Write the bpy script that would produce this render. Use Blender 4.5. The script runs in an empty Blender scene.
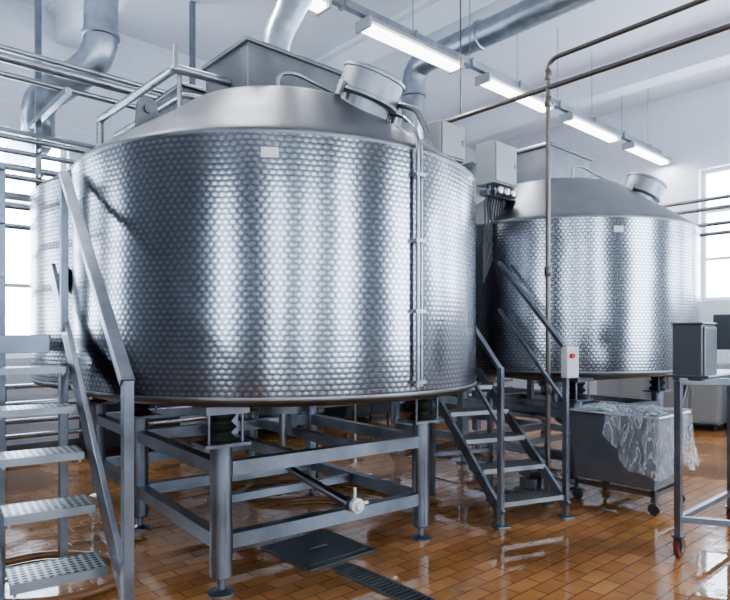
import bpy, math, random
from mathutils import Vector as Vc, Matrix
random.seed(4)
U=Vc((.743,.669,0)).normalized(); V=Vc((-U.y,U.x,0)); Z=Vc((0,0,1))
ANG=math.atan2(U.y,U.x); ROT=Matrix.Rotation(-ANG,4,'Z')   # scene is stored aligned with the room walls
F=610.0
def PX(x,y,Y): return Vc(((x-365)/F*Y, Y, 1.6+(335-y)/F*Y))
def UV(a,b,z=0): return U*a+V*b+Z*z
# ------------------------------------------------------------ materials
def mat(name,col=(.5,.5,.5),metal=0,rough=.5,**k):
    m=bpy.data.materials.new(name); m.use_nodes=True
    p=m.node_tree.nodes['Principled BSDF']
    p.inputs['Base Color'].default_value=(*col,1); p.inputs['Metallic'].default_value=metal
    p.inputs['Roughness'].default_value=rough
    return m
def N(m,t,**k):
    n=m.node_tree.nodes.new(t)
    for a,b in k.items(): setattr(n,a,b)
    return n
def LK(m,a,b): m.node_tree.links.new(a,b)
def P(m): return m.node_tree.nodes['Principled BSDF']
def mth(m,op,a,b=None,c=None):
    n=N(m,'ShaderNodeMath',operation=op)
    for i,x in enumerate((a,b,c)):
        if x is None: continue
        if isinstance(x,(int,float)): n.inputs[i].default_value=x
        else: LK(m,x,n.inputs[i])
    return n.outputs[0]
def noisy(m,scale,c1,c2,r1,r2,stretch=(1,1,1),bump=0,coord='Object'):
    tc=N(m,'ShaderNodeTexCoord'); mp=N(m,'ShaderNodeMapping'); mp.inputs['Scale'].default_value=stretch
    LK(m,tc.outputs[coord],mp.inputs[0])
    nz=N(m,'ShaderNodeTexNoise'); nz.inputs['Scale'].default_value=scale; nz.inputs['Detail'].default_value=5
    LK(m,mp.outputs[0],nz.inputs['Vector'])
    cr=N(m,'ShaderNodeMapRange'); cr.inputs[1].default_value=.3; cr.inputs[2].default_value=.7
    LK(m,nz.outputs[0],cr.inputs[0])
    mx=N(m,'ShaderNodeMix',data_type='RGBA'); LK(m,cr.outputs[0],mx.inputs[0])
    mx.inputs[6].default_value=(*c1,1); mx.inputs[7].default_value=(*c2,1)
    LK(m,mx.outputs[2],P(m).inputs['Base Color'])
    rr=N(m,'ShaderNodeMapRange'); rr.inputs[3].default_value=r1; rr.inputs[4].default_value=r2
    LK(m,cr.outputs[0],rr.inputs[0]); LK(m,rr.outputs[0],P(m).inputs['Roughness'])
    if bump:
        b=N(m,'ShaderNodeBump'); b.inputs['Strength'].default_value=bump; b.inputs['Distance'].default_value=.01
        LK(m,nz.outputs[0],b.inputs['Height']); LK(m,b.outputs[0],P(m).inputs['Normal'])
    return m
steel=noisy(mat('stainless_brushed',metal=1),6,(.32,.33,.34),(.44,.45,.47),.26,.40,(1,1,4))
steel_s=noisy(mat('stainless_satin',metal=1),3,(.30,.31,.32),(.36,.37,.39),.42,.50)
steel_d=noisy(mat('stainless_matte',metal=1),4,(.18,.185,.19),(.25,.26,.27),.36,.48,(1,1,1))
pipe_m=mat('polished_pipe',(.44,.44,.45),1,.2)
frame_m=noisy(mat('frame_steel',metal=.95),5,(.17,.185,.21),(.27,.29,.325),.28,.42)
galv=noisy(mat('galvanised_duct',metal=.9),9,(.32,.35,.39),(.46,.49,.53),.28,.42)
black=mat('black_rubber',(.015,.015,.015),0,.6)
dark=mat('dark_grey_paint',(.06,.065,.07),.2,.5)
white_p=mat('white_plastic',(.72,.73,.70),0,.4)
red_p=mat('red_plastic',(.6,.04,.02),0,.4)
hose_m=mat('brown_hose',(.20,.09,.035),0,.35)
greyp=mat('grey_cabinet',(.36,.37,.36),.5,.42)
brownp=mat('bronze_pipe',(.20,.175,.155),.85,.35)
lampw=mat('lamp_housing',(.45,.46,.47),.2,.5)
def emis(name,col,s):
    m=mat(name,col,0,.5); P(m).inputs['Emission Color'].default_value=(*col,1); P(m).inputs['Emission Strength'].default_value=s
    return m
tube_e=emis('fluorescent_diffuser',(1,.98,.94),4.0)
day_e=emis('daylit_glass',(.72,.85,1),9.5)
ceil_m=noisy(mat('ceiling_paint'),1.2,(.88,.89,.95),(.93,.94,.99),.7,.8)
refl_dark=noisy(mat('unseen_wall_reflected_dark'),.8,(.10,.11,.13),(.16,.18,.20),.5,.7)  # unseen walls darkened so the vats reflect dark between bright streaks
# dimple-pattern steel
dm=mat('dimple_pattern_steel',(.5,.51,.53),1,.3)
uvn=N(dm,'ShaderNodeUVMap'); sp=N(dm,'ShaderNodeSeparateXYZ'); LK(dm,uvn.outputs[0],sp.inputs[0])
yy=mth(dm,'DIVIDE',sp.outputs[1],.0325); row=mth(dm,'FLOOR',yy)
xx=mth(dm,'DIVIDE',sp.outputs[0],.049)
xx=mth(dm,'ADD',xx,mth(dm,'MULTIPLY',mth(dm,'MODULO',row,2.0),.5))
fx=mth(dm,'SUBTRACT',mth(dm,'FRACT',xx),.5); fy=mth(dm,'SUBTRACT',mth(dm,'FRACT',yy),.5)
d2=mth(dm,'ADD',mth(dm,'MULTIPLY',fx,fx),mth(dm,'MULTIPLY',fy,fy))
dist=mth(dm,'SQRT',d2)
mr=N(dm,'ShaderNodeMapRange',interpolation_type='SMOOTHSTEP'); mr.inputs[1].default_value=.1; mr.inputs[2].default_value=.58
mr.inputs[3].default_value=1; mr.inputs[4].default_value=0; LK(dm,dist,mr.inputs[0])
hgt=mth(dm,'ADD',mr.outputs[0],mth(dm,'ADD',mth(dm,'MULTIPLY',fy,.7),mth(dm,'MULTIPLY',fx,.5)))
bp=N(dm,'ShaderNodeBump'); bp.inputs['Strength'].default_value=.24; bp.inputs['Distance'].default_value=.0019
LK(dm,hgt,bp.inputs['Height'])
nz=N(dm,'ShaderNodeTexNoise'); nz.inputs['Scale'].default_value=1.1; nz.inputs['Detail'].default_value=2
LK(dm,uvn.outputs[0],nz.inputs['Vector'])
bp2=N(dm,'ShaderNodeBump'); bp2.inputs['Strength'].default_value=.3; bp2.inputs['Distance'].default_value=.05
LK(dm,nz.outputs[0],bp2.inputs['Height']); LK(dm,bp2.outputs[0],bp.inputs['Normal'])
LK(dm,bp.outputs[0],P(dm).inputs['Normal'])
mx=N(dm,'ShaderNodeMix',data_type='RGBA'); LK(dm,mr.outputs[0],mx.inputs[0])
mx.inputs[6].default_value=(.21,.215,.23,1); mx.inputs[7].default_value=(.38,.39,.41,1)
LK(dm,mx.outputs[2],P(dm).inputs['Base Color']); P(dm).inputs['Roughness'].default_value=.21
# floor tiles
fl=mat('quarry_tile_floor',(.5,.25,.1),0,.3)
tc=N(fl,'ShaderNodeTexCoord')
bk=N(fl,'ShaderNodeTexBrick'); LK(fl,tc.outputs['Object'],bk.inputs['Vector'])
bk.inputs['Color1'].default_value=(.45,.215,.08,1); bk.inputs['Color2'].default_value=(.33,.14,.048,1); bk.inputs['Mortar'].default_value=(.15,.075,.038,1)
bk.inputs['Scale'].default_value=1; bk.inputs['Brick Width'].default_value=.24; bk.inputs['Row Height'].default_value=.12
bk.inputs['Mortar Size'].default_value=.005; bk.inputs['Mortar Smooth'].default_value=.2
nz=N(fl,'ShaderNodeTexNoise'); nz.inputs['Scale'].default_value=1.0; nz.inputs['Detail'].default_value=6; LK(fl,tc.outputs['Object'],nz.inputs['Vector'])
rr=N(fl,'ShaderNodeMapRange'); rr.inputs[1].default_value=.48; rr.inputs[2].default_value=.60; rr.inputs[3].default_value=.03; rr.inputs[4].default_value=.20
LK(fl,nz.outputs[0],rr.inputs[0]); LK(fl,rr.outputs[0],P(fl).inputs['Roughness'])
mm=N(fl,'ShaderNodeMix',data_type='RGBA',blend_type='MULTIPLY'); mm.inputs[0].default_value=1
cr=N(fl,'ShaderNodeMapRange'); cr.inputs[1].default_value=.38; cr.inputs[2].default_value=.58; cr.inputs[3].default_value=.60; cr.inputs[4].default_value=1.05
LK(fl,nz.outputs[0],cr.inputs[0]); LK(fl,bk.outputs['Color'],mm.inputs[6]); LK(fl,cr.outputs[0],mm.inputs[7]); LK(fl,mm.outputs[2],P(fl).inputs['Base Color'])
bp=N(fl,'ShaderNodeBump'); bp.inputs['Distance'].default_value=.004
wet=N(fl,'ShaderNodeMapRange'); wet.inputs[1].default_value=.46; wet.inputs[2].default_value=.56; wet.inputs[3].default_value=.08; wet.inputs[4].default_value=.5
LK(fl,nz.outputs[0],wet.inputs[0]); LK(fl,wet.outputs[0],bp.inputs['Strength'])
nz2=N(fl,'ShaderNodeTexNoise'); nz2.inputs['Scale'].default_value=7; LK(fl,tc.outputs['Object'],nz2.inputs['Vector'])
LK(fl,mth(fl,'ADD',mth(fl,'MULTIPLY',bk.outputs['Fac'],-1.0),mth(fl,'MULTIPLY',nz2.outputs[0],1.5)),bp.inputs['Height']); LK(fl,bp.outputs[0],P(fl).inputs['Normal'])
# wall tiles
def wallmat(name,ax):
    w=mat(name,(.8,.8,.8),0,.35)
    tc=N(w,'ShaderNodeTexCoord')
    s=N(w,'ShaderNodeSeparateXYZ'); LK(w,tc.outputs['Object'],s.inputs[0]); c=N(w,'ShaderNodeCombineXYZ')
    LK(w,s.outputs[ax],c.inputs[0]); LK(w,s.outputs[2],c.inputs[1])
    b=N(w,'ShaderNodeTexBrick'); LK(w,c.outputs[0],b.inputs['Vector'])
    b.inputs['Color1'].default_value=(.82,.83,.88,1); b.inputs['Color2'].default_value=(.79,.81,.86,1); b.inputs['Mortar'].default_value=(.70,.72,.76,1)
    b.inputs['Scale'].default_value=1; b.inputs['Brick Width'].default_value=.3; b.inputs['Row Height'].default_value=.1; b.inputs['Mortar Size'].default_value=.004
    LK(w,b.outputs['Color'],P(w).inputs['Base Color']); return w
wall_u=wallmat('white_wall_tiles_a',0); wall_v=wallmat('white_wall_tiles_b',1)
# perforated tread
tr=mat('perforated_tread',(.5,.51,.52),1,.4)
tc=N(tr,'ShaderNodeTexCoord'); mp=N(tr,'ShaderNodeMapping'); mp.inputs['Rotation'].default_value=(0,0,.12); LK(tr,tc.outputs['Object'],mp.inputs[0])
sp=N(tr,'ShaderNodeSeparateXYZ'); LK(tr,mp.outputs[0],sp.inputs[0])
ax=mth(tr,'SUBTRACT',mth(tr,'FRACT',mth(tr,'DIVIDE',sp.outputs[0],.034)),.5); ay=mth(tr,'SUBTRACT',mth(tr,'FRACT',mth(tr,'DIVIDE',sp.outputs[1],.034)),.5)
dd=mth(tr,'SQRT',mth(tr,'ADD',mth(tr,'MULTIPLY',ax,ax),mth(tr,'MULTIPLY',ay,ay)))
mr=N(tr,'ShaderNodeMapRange'); mr.inputs[1].default_value=.30; mr.inputs[2].default_value=.37; LK(tr,dd,mr.inputs[0])
mx=N(tr,'ShaderNodeMix',data_type='RGBA'); LK(tr,mr.outputs[0],mx.inputs[0]); mx.inputs[6].default_value=(.02,.02,.02,1); mx.inputs[7].default_value=(.45,.46,.47,1)
LK(tr,mx.outputs[2],P(tr).inputs['Base Color'])
bp=N(tr,'ShaderNodeBump'); bp.inputs['Distance'].default_value=.005; LK(tr,mr.outputs[0],bp.inputs['Height']); LK(tr,bp.outputs[0],P(tr).inputs['Normal'])
# clear plastic film with creases
film=mat('clear_plastic_film',(.86,.91,.97),0,.08)
tc=N(film,'ShaderNodeTexCoord'); nz=N(film,'ShaderNodeTexNoise'); nz.inputs['Scale'].default_value=7; nz.inputs['Detail'].default_value=3; nz.inputs['Distortion'].default_value=1.5
mp=N(film,'ShaderNodeMapping'); mp.inputs['Scale'].default_value=(1.6,1.6,.5); LK(film,tc.outputs['Object'],mp.inputs[0]); LK(film,mp.outputs[0],nz.inputs['Vector'])
cz=mth(film,'ABSOLUTE',mth(film,'SUBTRACT',nz.outputs[0],.5))
mr=N(film,'ShaderNodeMapRange'); mr.inputs[1].default_value=0; mr.inputs[2].default_value=.07; mr.inputs[3].default_value=.50; mr.inputs[4].default_value=.16
LK(film,cz,mr.inputs[0]); LK(film,mr.outputs[0],P(film).inputs['Alpha'])
bp=N(film,'ShaderNodeBump'); bp.inputs['Distance'].default_value=.03; bp.inputs['Strength'].default_value=.8; LK(film,nz.outputs[0],bp.inputs['Height']); LK(film,bp.outputs[0],P(film).inputs['Normal'])
# ------------------------------------------------------------ mesh builder
class MB:
    def __init__(s): s.v=[]; s.f=[]
    def add(s,vs,fs):
        o=len(s.v); s.v+= [Vc(p) for p in vs]; s.f+=[tuple(i+o for i in f) for f in fs]; return s
    def box(s,c,sx,sy,sz,ax=U,ay=V,az=Z):
        c=Vc(c); vs=[c+ax*(i*sx/2)+ay*(j*sy/2)+az*(k*sz/2) for k in(-1,1) for j in(-1,1) for i in(-1,1)]
        return s.add(vs,[(0,2,3,1),(4,5,7,6),(0,1,5,4),(2,6,7,3),(0,4,6,2),(1,3,7,5)])
    def beam(s,a,b,w,h=None,up=Z):
        h=h or w; a=Vc(a); b=Vc(b); d=(b-a); L=d.length; d.normalize()
        if abs(d.dot(up))>.98: up=V
        x=d.cross(up).normalized(); y=x.cross(d)
        return s.box((a+b)/2,L,w,h,d,x,y)
    def lathe(s,c,prof,seg=32,axis=Z,cap=True):
        c=Vc(c); axis=Vc(axis).normalized(); t=Vc((1,0,0)) if abs(axis.x)<.9 else Vc((0,1,0))
        x=(t-axis*t.dot(axis)).normalized(); y=axis.cross(x); vs=[];fs=[]
        for r,h in prof:
            for i in range(seg):
                a=2*math.pi*i/seg; vs.append(c+axis*h+(x*math.cos(a)+y*math.sin(a))*r)
        for j in range(len(prof)-1):
            for i in range(seg):
                k=(i+1)%seg; fs.append((j*seg+i,j*seg+k,(j+1)*seg+k,(j+1)*seg+i))
        if cap:
            if prof[0][0]>1e-4: fs.append(tuple(range(seg))[::-1])
            if prof[-1][0]>1e-4: fs.append(tuple((len(prof)-1)*seg+i for i in range(seg)))
        return s.add(vs,fs)
    def cyl(s,a,b,r,seg=20):
        a=Vc(a);b=Vc(b); return s.lathe(a,[(r,0),(r,(b-a).length)],seg,b-a)
    def tube(s,pts,r,rf=.08,seg=12,ribs=0):
        pts=[Vc(p) for p in pts]; out=[]
        n=len(pts)
        for i,p in enumerate(pts):
            if (i==0 or i==n-1): out.append(p); continue
            a=pts[i-1]-p; b=pts[i+1]-p; q=min(rf,a.length*.48,b.length*.48)
            if a.normalized().dot(b.normalized())<-.995: out.append(p); continue
            A=p+a.normalized()*q; B=p+b.normalized()*q
            for k in range(7):
                t=k/6; out.append(A*(1-t)**2+p*(2*t*(1-t))+B*t*t)
        if ribs:
            o2=[]
            for i in range(len(out)-1):
                a,b=out[i],out[i+1]; m=max(1,int((b-a).length/ribs))
                for k in range(m): o2.append(a.lerp(b,k/m))
            o2.append(out[-1]); out=o2
        d=(out[1]-out[0]).normalized(); t=Z if abs(d.z)<.9 else Vc((1,0,0))
        x=(t-d*t.dot(d)).normalized(); vs=[];fs=[]
        for i,p in enumerate(out):
            if 0<i<len(out)-1: dn=((out[i+1]-p).normalized()+(p-out[i-1]).normalized()).normalized()
            elif i: dn=(p-out[i-1]).normalized()
            else: dn=d
            x=(x-dn*x.dot(dn)).normalized(); y=dn.cross(x)
            rr=r*(1.035 if (ribs and i%2) else 1)
            for k in range(seg):
                a=2*math.pi*k/seg; vs.append(p+(x*math.cos(a)+y*math.sin(a))*rr)
        for j in range(len(out)-1):
            for i in range(seg):
                k=(i+1)%seg; fs.append((j*seg+i,j*seg+k,(j+1)*seg+k,(j+1)*seg+i))
        fs.append(tuple(range(seg))[::-1]); fs.append(tuple((len(out)-1)*seg+i for i in range(seg)))
        return s.add(vs,fs)
    def done(s,name,m,parent=None,smooth=True,bevel=0,uvs=None):
        me=bpy.data.meshes.new(name); me.from_pydata([tuple(ROT@p) for p in s.v],[],s.f); me.update()
        if uvs:
            l=me.uv_layers.new(name='UVMap')
            for lp in me.loops: l.data[lp.index].uv=uvs[lp.vertex_index]
        import bmesh
        b=bmesh.new(); b.from_mesh(me); bmesh.ops.recalc_face_normals(b,faces=b.faces); b.to_mesh(me); b.free()
        me.materials.append(m)
        if smooth:
            for p in me.polygons: p.use_smooth=True
            try: me.set_sharp_from_angle(angle=math.radians(38))
            except Exception: pass
        o=bpy.data.objects.new(name,me); bpy.context.collection.objects.link(o)
        if parent:
            o.parent=parent; o.matrix_parent_inverse=Matrix.Translation(parent.location).inverted()
        if bevel:
            q=o.modifiers.new('bevel','BEVEL'); q.width=bevel; q.segments=2; q.limit_method='ANGLE'
        return o
def empty(name,loc):
    e=bpy.data.objects.new(name,None); e.location=ROT@Vc(loc); e.empty_display_size=.2; bpy.context.collection.objects.link(e); return e
# ------------------------------------------------------------ room shell
UMIN,UMAX,VMIN,VMAX,H=-7.,11.7,-5.,9.,6.
m=MB(); m.box(UV((UMIN+UMAX)/2,(VMIN+VMAX)/2,-.1),UMAX-UMIN+.6,VMAX-VMIN+.6,.2); m.done('floor',fl,smooth=False)
m=MB(); m.box(UV((UMIN+UMAX)/2,(VMIN+VMAX)/2,H+.1),UMAX-UMIN+.6,VMAX-VMIN+.6,.2); m.done('ceiling',ceil_m,smooth=False)
for i,a in enumerate((-4.6,-1.0,2.6,6.2,9.8)):
    m=MB(); m.box(UV(a,(VMIN+VMAX)/2,H-.21),.35,VMAX-VMIN-.02,.42); m.box(UV(a,(VMIN+VMAX)/2,H-.03),.55,VMAX-VMIN-.02,.06); m.done('ceiling_beam_%d'%(i+1),ceil_m,smooth=False)  # ceiling beams, each with a wider top flange
wn=[0]
def wall(name,p0,d,L,nrm,wins,mt):
    m=MB(); t=.3
    def pc(s0,s1,z0,z1):
        m.box(Vc(p0)+d*((s0+s1)/2)+nrm*t/2+Z*((z0+z1)/2),s1-s0,t,z1-z0,d,nrm,Z)
    s=0
    for (a,b,z0,z1) in wins:
        pc(s,a,0,H); pc(a,b,0,z0); pc(a,b,z1,H); s=b
    pc(s,L,0,H); m.done(name,mt,smooth=False)
    for (a,b,z0,z1) in wins:
        wn[0]+=1; c=Vc(p0)+d*((a+b)/2)+Z*((z0+z1)/2)
        e=empty('window_%d'%wn[0],c+nrm*.2)
        g=MB(); g.box(c+nrm*.24,b-a-.02,.02,z1-z0-.02,d,nrm,Z); g.done('glass_pane',day_e,e,False)
        f=MB(); w=b-a; h=z1-z0
        for s0 in (-1,1):
            f.box(c+nrm*.18+d*(s0*(w/2-.035)),.07,.08,h-.004,d,nrm,Z); f.box(c+nrm*.18+Z*(s0*(h/2-.035)),w-.14,.08,.07,d,nrm,Z)
        f.box(c+nrm*.18,.06,.07,h-.14,d,nrm,Z)
        for q in (-.18,.18): f.box(c+nrm*.18+Z*h*q,w-.14,.07,.05,d,nrm,Z)
        f.done('frame',white_p,e,False)
LU=UMAX-UMIN; LV=VMAX-VMIN
wall('wall_back',UV(UMIN,VMAX),U,LU,V,[(1,3,1.3,4.3),(4.2,6.2,1.3,4.3),(7.4,9.6,1.3,4.3)],wall_u)
wall('wall_right',UV(UMAX,VMIN),V,LV,U,[(1,3.4,2.2,4.55),(4.2,6.2,2.2,4.55),(6.9,9.1,2.2,4.55)],wall_v)  # last window is in view; the other two are added to provide light
wall('wall_front',UV(UMIN,VMIN),U,LU,-V,[(2,3.6,1.0,4.8),(5.6,6.6,1.0,4.8),(8.3,9.6,1.0,4.8),(13.2,16.0,1.0,4.8)],refl_dark)  # unseen windows behind the camera, added to reflect as bright streaks on vats
wall('wall_left',UV(UMIN,VMIN),V,LV,-U,[(3,4.5,1.2,4.3)],refl_dark)  # unseen side window, likewise added for reflections in the steel
# ------------------------------------------------------------ vats
def vat(name,C,man=(.10,-.86),front=True):
    C=Vc(C); e=empty(name,C); R=1.6; DL=1.15; z0,z1=1.21,2.79
    W=lambda a,b,z: C+U*a+V*b+Z*z
    th=math.acos(DL/2/R); n=72; out=[]; s=0
    for k in range(n+1):
        a=math.pi/2+th+(2*math.pi-2*th)*k/n; out.append((R*math.cos(a),R*math.sin(a)))
    for k in range(1,n):
        a=-math.pi/2+th+(2*math.pi-2*th)*k/n; out.append((R*math.cos(a),DL+R*math.sin(a)))
    m=MB(); uvs=[]; N_=len(out); pts=out+[out[0]]; vs=[]; s=0
    for i,(a,b) in enumerate(pts):
        if i: s+=math.hypot(a-pts[i-1][0],b-pts[i-1][1])
        for z in (z0,z1): vs.append(W(a,b,z)); uvs.append((s,z))
    fs=[(2*i,2*i+2,2*i+3,2*i+1) for i in range(N_)]
    m.add(vs,fs); m.done('dimpled_shell',dm,e,True,uvs=uvs)
    m=MB()
    for lc in (0,DL):
        c=W(0,lc,0); rr=R if lc==0 else R-.004; dz=0 if lc==0 else -.003
        m.lathe(c,[(rr+.001,2.778+dz),(rr+.004,2.79+dz),(rr+.001,2.803+dz),(rr-.012,2.815+dz),(rr-.05,2.845+dz),(rr-.11,2.885+dz),(1.25,3.06+dz),(1.0,3.225+dz),(.86,3.335+dz),(.80,3.375+dz),(.74,3.395+dz),(0,3.41+dz)],96)
    m.done('conical_lid',steel_d,e)
    m=MB()
    for lc in (0,DL):
        c=W(0,lc,0); rr=R if lc==0 else R-.004
        m.lathe(c,[(rr+.003,1.235),(rr+.006,1.222),(rr+.003,1.21),(rr-.02,1.19),(rr-.1,1.17),(.2,1.02),(.2,.96),(0,.96)],96)
    m.done('bottom_rim',steel_d,e)
    for i,lc in enumerate((.12,DL+.1)):
        m=MB(); c=W(0,lc,0)
        m.box(c+Z*3.63,.94,.68,.44)
        b0=[c+U*(x*.5)+V*(y*.37)+Z*3.84 for x,y in((-1,-1),(1,-1),(1,1),(-1,1))]+[c+U*(x*.5)+V*(y*.37)+Z*3.87 for x,y in((-1,-1),(1,-1),(1,1),(-1,1))]+[c+U*(x*.40)+V*(y*.25)+Z*3.92 for x,y in((-1,-1),(1,-1),(1,1),(-1,1))]
        m.add(b0,[(0,1,2,3),(0,1,5,4),(1,2,6,5),(2,3,7,6),(3,0,4,7),(4,5,9,8),(5,6,10,9),(6,7,11,10),(7,4,8,11),(8,9,10,11)])
        m.box(c+Z*3.43,1.02,.76,.03)
        m.done('drive_housing_%d'%i,steel_d,e,False,bevel=.006)
    a,b=man; r=math.hypot(a,b); rad=(U*a+V*b).normalized()
    ax=(Z*.91+(rad+Vc((.5,0,0))).normalized()*.41).normalized(); zc=3.225+(1.0-r)/.14*.11 if r<1 else 3.1
    m=MB(); c=W(a,b,zc-.11)
    m.lathe(c,[(.19,0),(.19,.12),(.222,.125),(.240,.135),(.240,.155),(.23,.16),(.23,.30),(.240,.305),(.240,.325),(.222,.335),(.15,.342),(0,.345)],48,ax)
    m.done('manhole_cover',steel_s,e)
    m=MB(); t=ax.cross(V).normalized()
    for s_ in(-1,1): m.box(c+ax*.13+t*(s_*.245),.03,.05,.10,t,t.cross(ax),ax)
    m.done('manhole_clamps',steel_s,e)
    def pol(deg,r,z): return W(r*math.cos(math.radians(deg)),r*math.sin(math.radians(deg)),z)
    m=MB(); A=-93 if front else -30
    m.tube([W(-.33,-.42,3.38),W(-.33,-.42,3.57),W(-.2,-.46,3.60),W(.25,-.60,3.45),pol(A+22,1.12,3.24),pol(A+6,1.45,2.99),pol(A,1.632,2.84),pol(A,1.632,2.7),pol(A,1.632,1.27)],.014,.06)
    m.tube([pol(A+1.6,1.50,2.99),pol(A+1.6,1.62,2.83),pol(A+1.6,1.62,1.27)],.009,.05)
    m.tube([pol(A+26,1.0,3.2),pol(A+24,1.05,3.36),pol(A+16,1.3,3.22),pol(A+12,1.45,3.0)],.022,.06)
    for z in (2.62,2.2,1.75,1.3): m.box(pol(A+.7,1.62,z),.085,.05,.022,*(lambda q:(q.cross(Z),q,Z))((U*math.cos(math.radians(A))+V*math.sin(math.radians(A)))))
    m.done('cleaning_pipe',steel,e)
    nd=-127; nq=(U*math.cos(math.radians(nd))+V*math.sin(math.radians(nd)))
    m=MB(); m.box(C+nq*1.602+Z*2.66,.10,.008,.06,nq.cross(Z),nq,Z); m.done('rating_plate',white_p,e,False)
    m=MB()
    for deg in (-176,-40,20):
        q=pol(deg,1.2,3.09); rd=(q-C); rd.z=0; rd.normalize(); tn=rd.cross(Z)
        vs=[]
        prof=[(-.11,-.02),(.09,-.12)]+[(.075*math.cos(t_),.1+.075*math.sin(t_)) for t_ in [math.pi*j/8 for j in range(9)]]
        for sgn in(-.014,.014):
            for (x,y) in prof: vs.append(q+rd*x+Z*y+tn*sgn)
        k=len(prof); fs=[tuple(range(k)),tuple(range(k,2*k))[::-1]]+[(i,(i+1)%k,k+(i+1)%k,k+i) for i in range(k)]
        m.add(vs,fs); m.cyl(q+Z*.09-tn*.03,q+Z*.09+tn*.03,.032,16)
    m.done('lifting_lugs',steel_d,e)
    sa=Vc((.794,.608,0)); sb=Vc((-.608,.794,0)); o=C+Vc((-.2,-1.355,0)); o.z=0
    m=MB(); mb=MB(); pl=MB(); w=1.676
    rows=[0,1.6,2.9]
    for r_ in rows:
        for q_ in (0,w):
            p=o+sa*q_+sb*r_
            m.lathe(p,[(.085,0),(.085,.012),(.04,.02),(.025,.03),(.025,.10),(.06,.10),(.068,.11),(.068,.92),(.0,.92)],24)
            pl.box(p+Z*.93,.30,.22,.02,sa,sb); pl.box(p+Z*1.145,.28,.22,.05,sa,sb)
            for sx in(-.11,.11):
                pl.cyl(p+sa*sx+sb*(-.07)+Z*.94,p+sa*sx+sb*(-.07)+Z*1.13,.01,8)
            mb.lathe(p+Z*.94,[(.085,0),(.095,.02),(.065,.05),(.065,.06),(.095,.09),(.065,.12),(.065,.13),(.09,.16),(.08,.185)],24)
    for r_ in rows:
        for z,h in((.77,.09),(.32,.09)): m.beam(o+sa*.06+sb*r_+Z*z,o+sa*(w-.06)+sb*r_+Z*z,.08,h)
    for q_ in (0,w):
        for r0,r1 in((0,1.6),(1.6,2.9)):
            for z in(.77,.32): m.beam(o+sa*q_+sb*(r0+.06)+Z*z,o+sa*q_+sb*(r1-.06)+Z*z,.08,.09)
    m.beam(o+sa*.55+sb*.05+Z*.775,o+sa*.55+sb*1.55+Z*.775,.07,.07); m.beam(o+sa*1.1+sb*.05+Z*.775,o+sa*1.1+sb*1.55+Z*.775,.07,.07)
    m.beam(o+sa*.3+sb*.9+Z*.32,o+sa*(w-.05)+sb*.9+Z*.32,.06,.06)
    m.beam(o+sa*.55+sb*1.0+Z*.8,o+sa*.55+sb*1.0+Z*1.1,.06); m.beam(o+sa*1.1+sb*1.0+Z*.8,o+sa*1.1+sb*1.0+Z*1.1,.06)
    m.done('support_stand',frame_m,e); mb.done('rubber_mounts',black,e); pl.done('mount_plates',frame_m,e,False)
    m=MB(); q=o+sa*.95+sb*.35
    m.tube([C+Z*.98,C+Z*.55,q+Z*.5+sb*.4,q+Z*.41-sb*.36,q+Z*.41-sb*.46],.032,.15,16)
    qq=q+Z*.41-sb*.46; m.lathe(qq,[(.035,-.06),(.055,-.055),(.055,-.03),(.04,-.03),(.04,.0)],20,-sb)
    m.done('outlet_pipe',steel_d,e)
    m=MB(); m.lathe(qq,[(.05,0),(.052,.01),(.052,.04),(.03,.045),(.03,.07),(0,.075)],20,-sb); m.cyl(qq+Z*.04,qq+Z*.12,.01,10); m.cyl(qq+sa*.04,qq+sa*.11,.012,10); m.done('outlet_valve',white_p,e)
    return e
C1=Vc((-.692,5.135,0)); C2=Vc((2.394,7.686,0))
v1=vat('cheese_vat',C1)
v2=vat('cheese_vat',C2,(.48,-.80),False)
def cbox(parent,c,w,h,d,name='junction_box'):
    m=MB(); m.box(c,w,d,h); m.box(Vc(c)-V*(d/2+.008),w-.03,.016,h-.03); m.box(Vc(c)-V*(d/2+.02)+U*(w/2-.05),.015,.02,.05); m.done(name,greyp,parent,False,bevel=.005)
c=Vc((.72,5.55,3.34)); cbox(v1,c,.34,.32,.2)
m=MB(); m.beam(c-Z*.16-U*.1,c-Z*.48-U*.1,.03); m.beam(c-Z*.16+U*.1,c-Z*.53+U*.08,.03); m.done('box_bracket',frame_m,v1)
c=Vc((1.42,6.6,3.42)); cbox(v2,c,.40,.44,.24)
m=MB(); m.beam(c-Z*.22-U*.13,c-Z*.62-U*.1,.03); m.beam(c-Z*.22+U*.13,c-Z*.61+U*.1,.03); m.box(c-Z*.32-V*.02,.5,.1,.06)
m.beam(c+U*.1-V*.1-Z*.62,c+U*.1-V*.1-Z*2.1,.025)
m.done('box_bracket',frame_m,v2)
m=MB()
for i in range(9):
    x=-.16+i*.04; m.tube([c+U*x-Z*.2,c+U*(x+.01)-Z*(.34),c+U*(x-.12)-Z*(.42+.03*i)-V*.06,c+U*(x-.1+.02*(i%3))-Z*.62-V*.05,c-U*.3-V*(.05)-Z*(.95+.04*i)],.010,.06,8)
m.done('cable_loom',dark,v2)
m=MB()
for i,x in enumerate((-.12,.0,.12)): m.lathe(c+U*x-Z*.34-V*.12,[(.045,0),(.05,.01),(.05,.07),(.03,.09),(0,.09)],16)
m.done('valve_heads',pipe_m,v2)
e=v1
m=MB()
A=PX(175,68,4.6); B=PX(100,120,5.70); zt=A.z; B.z=zt
D=PX(244,88,4.95); D.z=zt
m.tube([D,A,B,B-Z*.30,B-Z*.30+V*2.0],.034,.05,14)
A2=A+U*.14+V*.16-Z*.12; m.tube([D-Z*.12+V*.1,A2,B-Z*.12+U*.14,B-Z*.46+U*.14,B-Z*.46+U*.14+V*2.0],.024,.05,12)
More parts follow.
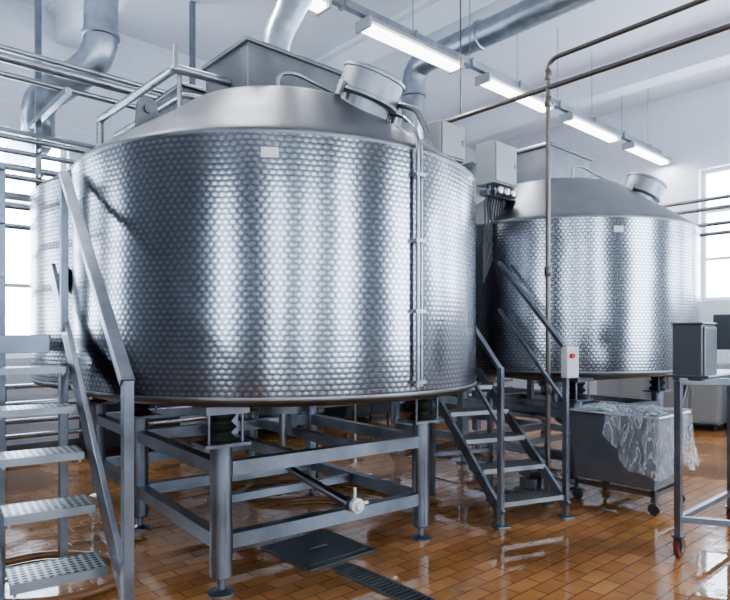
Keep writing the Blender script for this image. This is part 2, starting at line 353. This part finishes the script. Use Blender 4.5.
m.cyl(A+U*.05+V*.03,A+U*.05+V*.03-Z*.45,.018,10)
m.cyl(A,A+Z*.18,.02,10)
m.done('rinse_pipework',steel,e)
# ------------------------------------------------------------ stairs
def stairs(name,P0,d,z0,rise,ka,kb,width,wsign,tread=.24):
    e=empty(name,P0); d=Vc(d); dn=d.normalized(); w=Vc((dn.y,-dn.x,0))*wsign
    m=MB(); nn=MB()
    for k in range(ka,kb+1):
        z=z0+rise*k
        if z<.05: continue
        p=P0+d*k+w*(width/2)+Z*z
        m.box(p+dn*tread/2-Z*.004,width-.02,tread,.008,w,dn)
        nn.box(p-Z*.02,width-.02,.012,.04,w,dn); nn.box(p+dn*tread-Z*.02,width-.02,.012,.04,w,dn)
        for s in(.03,width-.03): nn.box(P0+d*k+w*s+dn*tread/2+Z*(z-.03),.012,tread,.05,w,dn)
    m.done('perforated_treads',tr,e,False); nn.done('tread_nosings',steel_s,e,False)
    return e,dn,w
def pt(P0,d,w,off,k,z): return P0+Vc(d)*k+w*off+Z*z
P0=Vc((-1.19,2.855,0)); d=Vc((-.172,.25,0))
e,dn,w=stairs('access_staircase',P0,d,.52,.22,-2,4,.42,-1)
m=MB()
ks=-2.3
for off,kt in((-.035,6.9),(.45,5.0)):
    a=pt(P0,d,w,off,ks,.515+.22*ks+.04)+dn*.05; a.z=max(a.z,.02); b=pt(P0,d,w,off,kt,.515+.22*kt+.05)+dn*.05
    m.beam(a,b,.03,.15 if off<0 else .11)
m.done('stringers',frame_m,e,False,bevel=.004)
m=MB()
R0=Vc((-1.04,2.67,0)); ht=1.40
top=R0+d*5.7; topz=ht+.225*5.7
m.beam(R0+Z*0,R0+Z*ht,.045); m.beam(R0+Z*(ht-.01),top+Z*topz,.06,.045)
m.beam(top+Z*1.62,top+Z*topz,.045)
L0=R0+w*.55
m.beam(L0,L0+Z*ht,.045); m.beam(L0+Z*(ht-.01),L0+d*5.0+Z*(ht+1.125),.05,.04)
m.box(R0+Z*.006,.12,.12,.012,w,dn); m.box(L0+Z*.006,.12,.12,.012,w,dn)
m.beam(P0+d*4.6+w*.44,P0+d*4.6+w*.44+Z*1.5,.05); m.beam(P0+d*3.2+w*.44,P0+d*3.2+w*.44+Z*1.1,.04)
m.beam(P0+d*4.6,P0+d*4.6+Z*1.42,.05)
m.done('handrails',frame_m,e,False,bevel=.004)
W0=P0+d*5.2+w*.06; e=empty('walkway_platform',W0)
m=MB(); Lw=4.0; wd=.95; offs=.28
c=W0+dn*(Lw/2)+w*(offs+wd/2)
m.box(c+Z*1.59,wd,Lw,.02,w,dn); m.box(W0+dn*.2+w*.3+Z*1.59,.62,.4,.02,w,dn); m.done('deck',tr,e,False)
m=MB()
m.beam(W0+w*.0+Z*1.54,W0+w*.6+Z*1.54,.05,.12)
for s in(offs,offs+wd):
    m.beam(W0+w*s+Z*1.53,W0+w*s+dn*Lw+Z*1.53,.05,.12)
    for t in(.05,1.35,2.7,3.95):
        m.beam(W0+w*s+dn*t,W0+w*s+dn*t+Z*(2.7),.05); m.box(W0+w*s+dn*t+Z*.006,.14,.14,.012,w,dn)
    for z in(2.7,2.35,2.0): m.beam(W0+w*s+Z*z,W0+w*s+dn*Lw+Z*z,.045)
for t in(.05,1.35,2.7,3.95): m.beam(W0+w*offs+dn*t+Z*1.53,W0+w*(offs+wd)+dn*t+Z*1.53,.05,.1); m.beam(W0+w*offs+dn*t+Z*.4,W0+w*(offs+wd)+dn*t+Z*.4,.05,.05)
m.done('frame_and_guardrail',frame_m,e,False,bevel=.003)
P0=Vc((1.13,5.08,0)); dn=Vc((-.4,.917,0)).normalized(); d=dn*.27; w_=.69
e,dn,w=stairs('step_ladder',P0,d,.2,.22,0,4,w_,1,.22)
m=MB()
for off in(.0,w_):
    a=P0+w*off-dn*.02+Z*.1; b=P0+w*off+d*4.6+dn*.1+Z*(.2+.22*4.6); m.beam(a,b,.03,.10)
    base=P0+w*off; hh=1.33 if off==0 else 1.5; kt=4.3 if off==0 else 3.6
    m.beam(base,base+Z*hh,.045); m.box(base+Z*.006,.12,.12,.012,w,dn)
    m.beam(base+Z*(hh-.02),base+d*kt+Z*(hh-.02+.24*kt),.045,.035)
    m.beam(base+Z*(hh-.5),base+d*kt+Z*(hh-.5+.24*kt),.03,.03)
    m.beam(base+d*4.2,base+d*4.2+Z*1.05,.045)
m.beam(P0+d*4.2+Z*.4,P0+w*w_+d*4.2+Z*.4,.04)
m.done('rails_and_stringers',frame_m,e,False,bevel=.003)
q=P0+w*w_-dn*.03
m=MB(); m.box(q+Z*1.36+w*.02,.13,.08,.27,w,dn); m.done('switch_box',white_p,e,False,bevel=.006)
m=MB(); m.cyl(q+Z*1.42-dn*.04,q+Z*1.42-dn*.065,.022,16); m.done('stop_button',red_p,e)
# ------------------------------------------------------------ overhead pipes
HT=H-.004
pv=Vc((1.725,5.75,0))
pp=empty('water_supply_piping',pv)
m=MB(); m.tube([pv,pv+Z*4.19,pv+Z*4.24-V*4.6],.022,.12,12)
m.lathe(pv,[(.06,0),(.06,.02),(.03,.03)],14)
for z in (4.05,3.80,2.2,1.1): m.lathe(pv+Z*(z-.05),[(.026,0),(.034,.01),(.034,.09),(.026,.1)],14)
m.done('riser_pipe',brownp,pp)
m=MB(); q=pv+Z*3.93+V*.05; m.tube([q+V*1.3,q-V*4.5],.024,.1,12)
for s in (-2.4,1.0): m.cyl(q+V*s,q+V*s+Z*(HT-3.93),.008,8)
m.done('branch_pipe',brownp,pp)
e=empty('overhead_pipe_rack',UV(1,6.6,4.2)); m=MB()
b=Vc((-3.46,5.78,0))
for dz,dv,r in((4.33,0,.03),(4.22,-.05,.045),(4.10,.05,.03)): m.cyl(b+V*dv+Z*dz-U*3,b+V*dv+Z*dz+U*4.2,r,14)
for z,dv,r in((3.82,.9,.03),(3.72,.8,.03),(3.60,.9,.03),(3.45,1.0,.04),(3.3,.8,.03),(3.15,1.1,.045),(3.0,.9,.03),(2.8,1.0,.03)): m.cyl(b+V*dv+Z*z-U*3,b+V*dv+Z*z+U*2.6,r,12)
m.done('pipes',steel,e)
m=MB()
for s in(-2.0,0.55,2.4):
    p=b+U*s+V*.9; m.beam(p+Z*2.5,p+Z*(HT),.06); m.beam(p+V*.25+Z*4.0,p-V*1.1+Z*4.0,.06)
    for z in(3.68,3.4,3.1): m.beam(p+V*.3+Z*z,p-V*.15+Z*z-Z*.05,.03)
m.done('rack_supports',frame_m,e)
e=empty('cable_tray',UV(1.5,7.85,4.95)); m=MB(); m.box(UV(-.9,7.85,4.95),3.6,.26,.05); m.box(UV(-.9,7.71,4.99),3.6,.02,.14); m.box(UV(-.9,7.99,4.99),3.6,.02,.14)
for a in(-2.4,-.9,.7): m.cyl(UV(a,7.85,4.95),UV(a,7.85,HT),.01,8)
m.done('tray',dark,e,False)
# ducts
e=empty('ventilation_duct',(-3.03,7,5)); m=MB()
m.tube([(-3.03,7,H),(-3.03,7,4.75),(-3.85,7.15,4.35),(-3.9,7.3,3.95),Vc((-3.9,7.3,3.95))+V*1.0],.18,.3,24,ribs=.05)
m.done('spiral_duct',galv,e)
m=MB()
for z in(5.5,5.0): m.lathe((-3.03,7,z),[(.19,0),(.205,.01),(.205,.05),(.19,.06)],24)
m.done('duct_collars',galv,e)
e=empty('ventilation_duct',(-.75,5.3,4)); m=MB()
m.tube([(-.80,5.3,3.9),(-.78,5.3,4.15),(-.5,5.35,4.75),(-.5,5.35,H)],.125,.2,24,ribs=.04); m.done('spiral_duct',galv,e)
m=MB(); m.lathe((-.80,5.3,3.9),[(.17,0),(.17,.02),(.135,.03),(.135,.1)],24); m.done('duct_collar',galv,e)
e=empty('ventilation_duct',(.67,8.5,5.4)); m=MB(); q=Vc((.67,8.5,0))
m.tube([q+V*3.1+Z*2.4,q+Z*2.4,q+Z*5.35,q-V*9+Z*5.35],.155,.30,24,ribs=.05); m.done('spiral_duct',galv,e)
m=MB()
for z in(4.2,4.9): m.lathe(q+Z*z,[(.16,0),(.18,.01),(.18,.05),(.16,.06)],24)
for s in(1.2,3.2,5.2): m.lathe(q-V*s+Z*5.35,[(.16,0),(.18,.01),(.18,.05),(.16,.06)],24,V)
m.done('duct_collars',galv,e)
# ------------------------------------------------------------ lamps
def lamp(c,rods=False):
    c=Vc(c); e=empty('fluorescent_ceiling_lamp',c)
    m=MB(); vs=[]
    for z,wy in((0,.12),(.07,.07)):
        for x,y in((-.72,-wy),(.72,-wy),(.72,wy),(-.72,wy)): vs.append(c+U*x+V*y+Z*(.01+z))
    m.add(vs,[(0,1,2,3),(4,5,6,7),(0,1,5,4),(1,2,6,5),(2,3,7,6),(3,0,4,7)])
    for s in(-.735,.735): m.box(c+U*s+Z*.01,.03,.22,.11)
    if rods:
        for s in(-.6,.6): m.cyl(c+U*s+Z*.08,c+U*s+Z*(HT-c.z),.008,8)
    m.done('housing',lampw,e,False)
    m=MB(); m.box(c-Z*.015,1.44,.15,.05); m.done('diffuser',tube_e,e,False,bevel=.015)
    l=bpy.data.lights.new('lamp_light','AREA'); l.shape='RECTANGLE'; l.size=1.4; l.size_y=.13; l.energy=16; l.color=(.96,.98,1)
    o=bpy.data.objects.new('lamp_light',l); bpy.context.collection.objects.link(o); o.parent=e; o.location=(0,0,-.045)
o0=Vc((.53,6.74,4.77))
for n in(-3,-2,-1,0,1,2,3): lamp(o0+U*1.99*n)
o1=Vc((-4.9,9.4,4.77))
for n in(0,1,2.2,3.4): lamp(o1+U*2.02*n-V*(.35),True)
for n in(-1,1,3): lamp(o0-V*5.5+U*1.95*n,True)
m=MB(); e=empty('lamp_conduit',o0+Z*.14); m.box(o0+U*.2+Z*.13,12.6,.07,.08)
for n in range(-5,7): m.cyl(o0+U*(n*1.0)+Z*.15,o0+U*(n*1.0)+Z*(HT-4.77),.006,6); m.box(o0+U*(n*1.0)+Z*.13,.03,.12,.10)
m.done('conduit_and_rods',galv,e,False)
# ------------------------------------------------------------ tub trolley
cr=Vc((2.56,5.33,0)); e=empty('stainless_tub_trolley',cr)
a0,b0=.70,.85
def ring(ins,z): return [cr+U*ins+V*ins+Z*z,cr+U*(a0-ins)+V*ins+Z*z,cr+U*(a0-ins)+V*(b0-ins)+Z*z,cr+U*ins+V*(b0-ins)+Z*z]
m=MB(); vs=ring(0,.86)+ring(.05,.22)+ring(.015,.86)+ring(.065,.235)
fs=[]
for i in range(4):
    j=(i+1)%4; fs+=[(i,j,4+j,4+i),(8+i,8+j,12+j,12+i),(i,j,8+j,8+i)]
fs+=[(4,5,6,7),(12,13,14,15)]
m.add(vs,fs); m.done('tub',noisy(mat('tub_steel',metal=.8),5,(.24,.26,.29),(.30,.32,.35),.38,.48),e,False,bevel=.012)
m=MB(); r=ring(-.01,.865); m.tube(r+[r[0],r[0].lerp(r[1],.05)],.016,.04,10); m.done('rolled_rim',steel,e)
m=MB(); r=ring(.06,.18)
for i in range(4): m.beam(r[i],r[(i+1)%4],.04); m.beam(r[i]+Z*.04,Vc((r[i].x,r[i].y,.11)),.04)
m.done('chassis',frame_m,e)
m=MB()
for p in r: q=Vc((p.x,p.y,.05)); m.lathe(q-U*.015,[(.03,0),(.05,.003),(.05,.027),(.03,.03)],20,U)
m.done('castor_wheels',dark,e)
m=MB(); K=200; J=18; vs=[]; fs=[]
cs=[cr+V*.46,cr,cr+U*a0,cr+U*a0+V*b0,cr+U*.1+V*b0]
nr=[-U,-V,U,V]
seg=[(cs[i],cs[i+1],nr[i]) for i in range(4)]
tot=sum((b_-a_).length for a_,b_,_ in seg)
for k in range(K+1):
    s=tot*k/K; acc=0; idx=0
    for idx,(a_,b_,n_) in enumerate(seg):
        L=(b_-a_).length
        if s<=acc+L+1e-6: break
        acc+=L
    p=a_.lerp(b_,min(1,(s-acc)/L)); f_=(s-acc)/L
    nv=n_.copy()
    if f_>.85 and idx<3: nv=n_.lerp(nr[idx+1],(f_-.85)/.3).normalized()
    if f_<.15 and idx>0: nv=n_.lerp(nr[idx-1],(.15-f_)/.3).normalized()
    edge=min(1,s/.25,(tot-s)/.25)
    for j in range(J+1):
        h=j/J; wv=.028+(.045*h)*(1+math.sin(s*23+2*math.sin(s*9)+h*1.2))*.8+.012*math.sin(s*61+h*6)*h
        drop=(.50+.07*math.sin(s*6)+.06*math.sin(s*13+1))*(.35+.65*edge)
        vs.append(p+nv*wv+Z*(.895-h*drop))
for k in range(K):
    for j in range(J): i=k*(J+1)+j; fs.append((i,i+1,i+J+2,i+J+1))
m.add(vs,fs)
vs=[];fs=[];n=40
for i in range(n+1):
    for j in range(n+1):
        fx_=i/n; fy_=j/n
        y=-.03+(b0+.06)*fy_; x0=-.03 if y<.46 else -.03+.35*(y-.46)
        x=x0+(a0+.06-x0-.03)*fx_
        bx=min(fx_,1-fx_,fy_,1-fy_)
        vs.append(cr+U*x+V*y+Z*(.895+min(bx*5,1)*(.025*math.sin(x*13+y*8)+.02*math.sin(y*15-x*6)+.012*math.sin(x*31+2*math.sin(y*14)))))
for i in range(n):
    for j in range(n): a=i*(n+1)+j; fs.append((a,a+1,a+n+2,a+n+1))
m.add(vs,fs); m.done('plastic_liner',film,e)
# ------------------------------------------------------------ machine cart right
q=Vc((2.25,4.38,0)); e=empty('control_cart',q); m=MB()
A=[q,q+U*1.1,q+U*1.1-V*.6+Vc((.35,0,0)),q+Vc((.75,-.25,0))]
for p in A: m.beam(p+Z*.16,p+Z*1.27,.045)
for i in range(4):
    m.beam(A[i]+Z*1.27,A[(i+1)%4]+Z*1.27,.05); m.beam(A[i]+Z*.28,A[(i+1)%4]+Z*.28,.04)
m.beam(A[0]+Z*1.02,A[0]+U*.16+Z*1.25,.02)
m.done('frame',frame_m,e,False,bevel=.003)
m=MB(); c=PX(693,352,4.42)+U*.02
m.box(c,.27,.20,.40); m.box(c-V*.105,.24,.02,.36); m.box(c+Z*.205,.29,.22,.015)
c2=PX(738,332,4.75); m.box(c2,.36,.24,.27); m.box(c2-V*.13,.32,.02,.23); m.beam(c2-Z*.13,c2-Z*.5,.05)
m.box(A[0]+U*.5-V*.05+Z*1.305,1.0,.3,.02)
m.done('equipment_boxes',mat('slate_grey_metal',(.15,.16,.17),.7,.4),e,False,bevel=.008)
m=MB(); mr_=MB()
for p in A: mr_.lathe(Vc((p.x,p.y,.07))+U*.02-V*.018,[(.02,0),(.068,.002),(.07,.008),(.07,.028),(.068,.034),(.02,.036)],24,V); m.lathe(Vc((p.x,p.y,.07))+U*.02-V*.024,[(.03,0),(.03,.048)],16,V); m.beam(p+Z*.08+V*.03,p+Z*.16+V*.02,.035,.008); m.beam(p+Z*.08-V*.03,p+Z*.16-V*.02,.035,.008); m.box(p+Z*.155,.07,.07,.015)
mr_.done('castor_wheels',mat('red_castor',(.16,.03,.018),0,.5),e); m.done('castor_forks',steel_d,e)
# ------------------------------------------------------------ floor items
q=Vc((-.35,4.55,0)); m=MB(); m.box(q+Z*.006,.62,.62,.012); m.box(q+Z*.014,.5,.5,.006); m.beam(q-U*.08+Z*.02,q+U*.08+Z*.02,.02)
m.done('manhole_floor_cover',mat('cast_iron',(.07,.08,.09),.6,.4),None,False,bevel=.003)
a=Vc((-.18,4.22,0)); b_=a-V*2.6; e=empty('floor_drain_channel',a); m=MB()
m.beam(a+U*.08+Z*.004,b_+U*.08+Z*.004,.02,.01); m.beam(a-U*.08+Z*.004,b_-U*.08+Z*.004,.02,.01)
for i in range(66): p=a-V*(i*.04); m.box(p+Z*.005,.15,.014,.01)
m.done('grate_bars',steel_d,e,False); m=MB(); m.beam(a+Z*.0005,b_+Z*.0005,.15,.003); m.done('channel_void',black,e,False)
m=MB()
m.tube([(-.1,5.6,.03),(-.4,5.9,.03),(-.9,5.7,.03),(-1.3,6.1,.03),(-1.0,6.6,.03),(0,6.4,.03),(.4,6.0,.03),(.7,5.7,.03)],.025,.3,12)
m.done('rinse_hose',hose_m)
m=MB(); m.tube([(-2.6,3.7,.03),(-2.2,3.55,.03),(-1.75,3.6,.03),(-1.5,3.95,.03),(-1.7,4.3,.03),(-2.3,4.4,.03),(-2.6,4.1,.03)],.028,.3,12)
m.done('rinse_hose',hose_m)
e=empty('process_piping',UV(8.9,2.4,3)); m=MB()
for z,u_ in((3.42,8.9),(3.30,8.95),(3.08,8.9),(2.96,8.95)): m.cyl(UV(u_,3.7,z),UV(u_,-1,z),.026,12)
for v_ in(3.72,1.6,-.6): m.beam(UV(9.02,v_,0),UV(9.02,v_,3.55),.06)
m.done('pipes_and_posts',steel,e)
e=empty('process_piping',UV(3,7.8,.5)); m=MB()
for v_,z,r in((7.75,.45,.03),(7.75,.62,.03),(7.85,.8,.04),(7.95,1.0,.03)): m.cyl(UV(-4,v_,z),UV(11.3,v_,z),r,12)
for a in(-3,-1,1,3,5,7,9,11): m.beam(UV(a,8.05,0),UV(a,8.05,1.2),.05)
m.done('pipes_and_posts',pipe_m,e)
e=empty('transfer_pump',(1.75,6.4,.2)); m=MB()
p=Vc((1.78,6.38,.22)); m.lathe(p-U*.2,[(.0,0),(.08,.0),(.09,.02),(.09,.22),(.11,.23),(.11,.26),(.12,.26),(.12,.30),(.05,.33),(0,.33)],24,U)
for s in(-.13,.0): m.box(p+U*s-Z*.16,.04,.18,.13)
m.box(p-Z*.21-U*.05,.36,.22,.02)
m.tube([p+U*.1,p+U*.24,p+U*.24+Z*.5,p+U*.24+Z*.5+V*.5],.028,.1,14)
m.tube([p-V*.1,p-V*.28-Z*.08,p-V*.5-Z*.08],.028,.08,14)
m.done('pump_body_and_pipes',steel,e)
def cabinet(c,w,h,face,side,mt):
    e=empty('utility_cabinet',c); m=MB(); q=Vc(c)+Z*(.12+h/2)
    m.box(q,.6,w,h,face,side,Z)
    for s in(-1,1):
        m.box(q-face*.31+side*(s*w*.25),.02,w*.46,h-.06,face,side,Z); m.box(q-face*.33+side*(s*.06),.02,.02,.14,face,side,Z)
    m.done('body',mt,e,False,bevel=.01); m=MB()
    for sx in(-.25,.25):
        for sy in(-w*.42,w*.42): m.cyl(Vc(c)+face*sx+side*sy,Vc(c)+face*sx+side*sy+Z*.13,.025,12)
    m.done('feet',black,e)
for v_,h in((4.0,1.0),(5.2,1.3),(2.6,.9)): cabinet(UV(11.3,v_,0),.9,h,U,V,greyp)
for u_,w_,h in((-5.4,1.2,1.5),(-1.6,1.4,1.0),(.9,1.6,.9),(3.3,1.2,1.1),(5.4,1.5,.9),(7.6,1.2,1.3),(9.8,1.3,1.0)): cabinet(UV(u_,8.6,0),w_,h,V,U,dark if int(u_)%2 else greyp)
m=MB(); m.box(UV(UMAX-.02,(VMIN+VMAX)/2,.08),.04,LV-.1,.16); m.done('baseboard_right',steel_d,None,False)
m=MB(); m.box(UV((UMIN+UMAX)/2,VMAX-.02,.08),LU-.1,.04,.16); m.done('baseboard_back',steel_d,None,False)
# ------------------------------------------------------------ world, camera
w=bpy.data.worlds.new('world'); bpy.context.scene.world=w; w.use_nodes=True
w.node_tree.nodes['Background'].inputs[0].default_value=(.7,.8,1,1); w.node_tree.nodes['Background'].inputs[1].default_value=.6
cam=bpy.data.cameras.new('camera'); co=bpy.data.objects.new('camera',cam); bpy.context.collection.objects.link(co)
co.location=(0,0,1.6); co.rotation_euler=(math.pi/2,0,-ANG); cam.sensor_width=36; cam.lens=36*F/730; cam.shift_y=35/730; cam.clip_start=.05
bpy.context.scene.camera=co
vs_=bpy.context.scene.view_settings
vs_.view_transform='AgX'
try: vs_.look='AgX - Medium High Contrast'
except Exception: pass
vs_.exposure=0.42
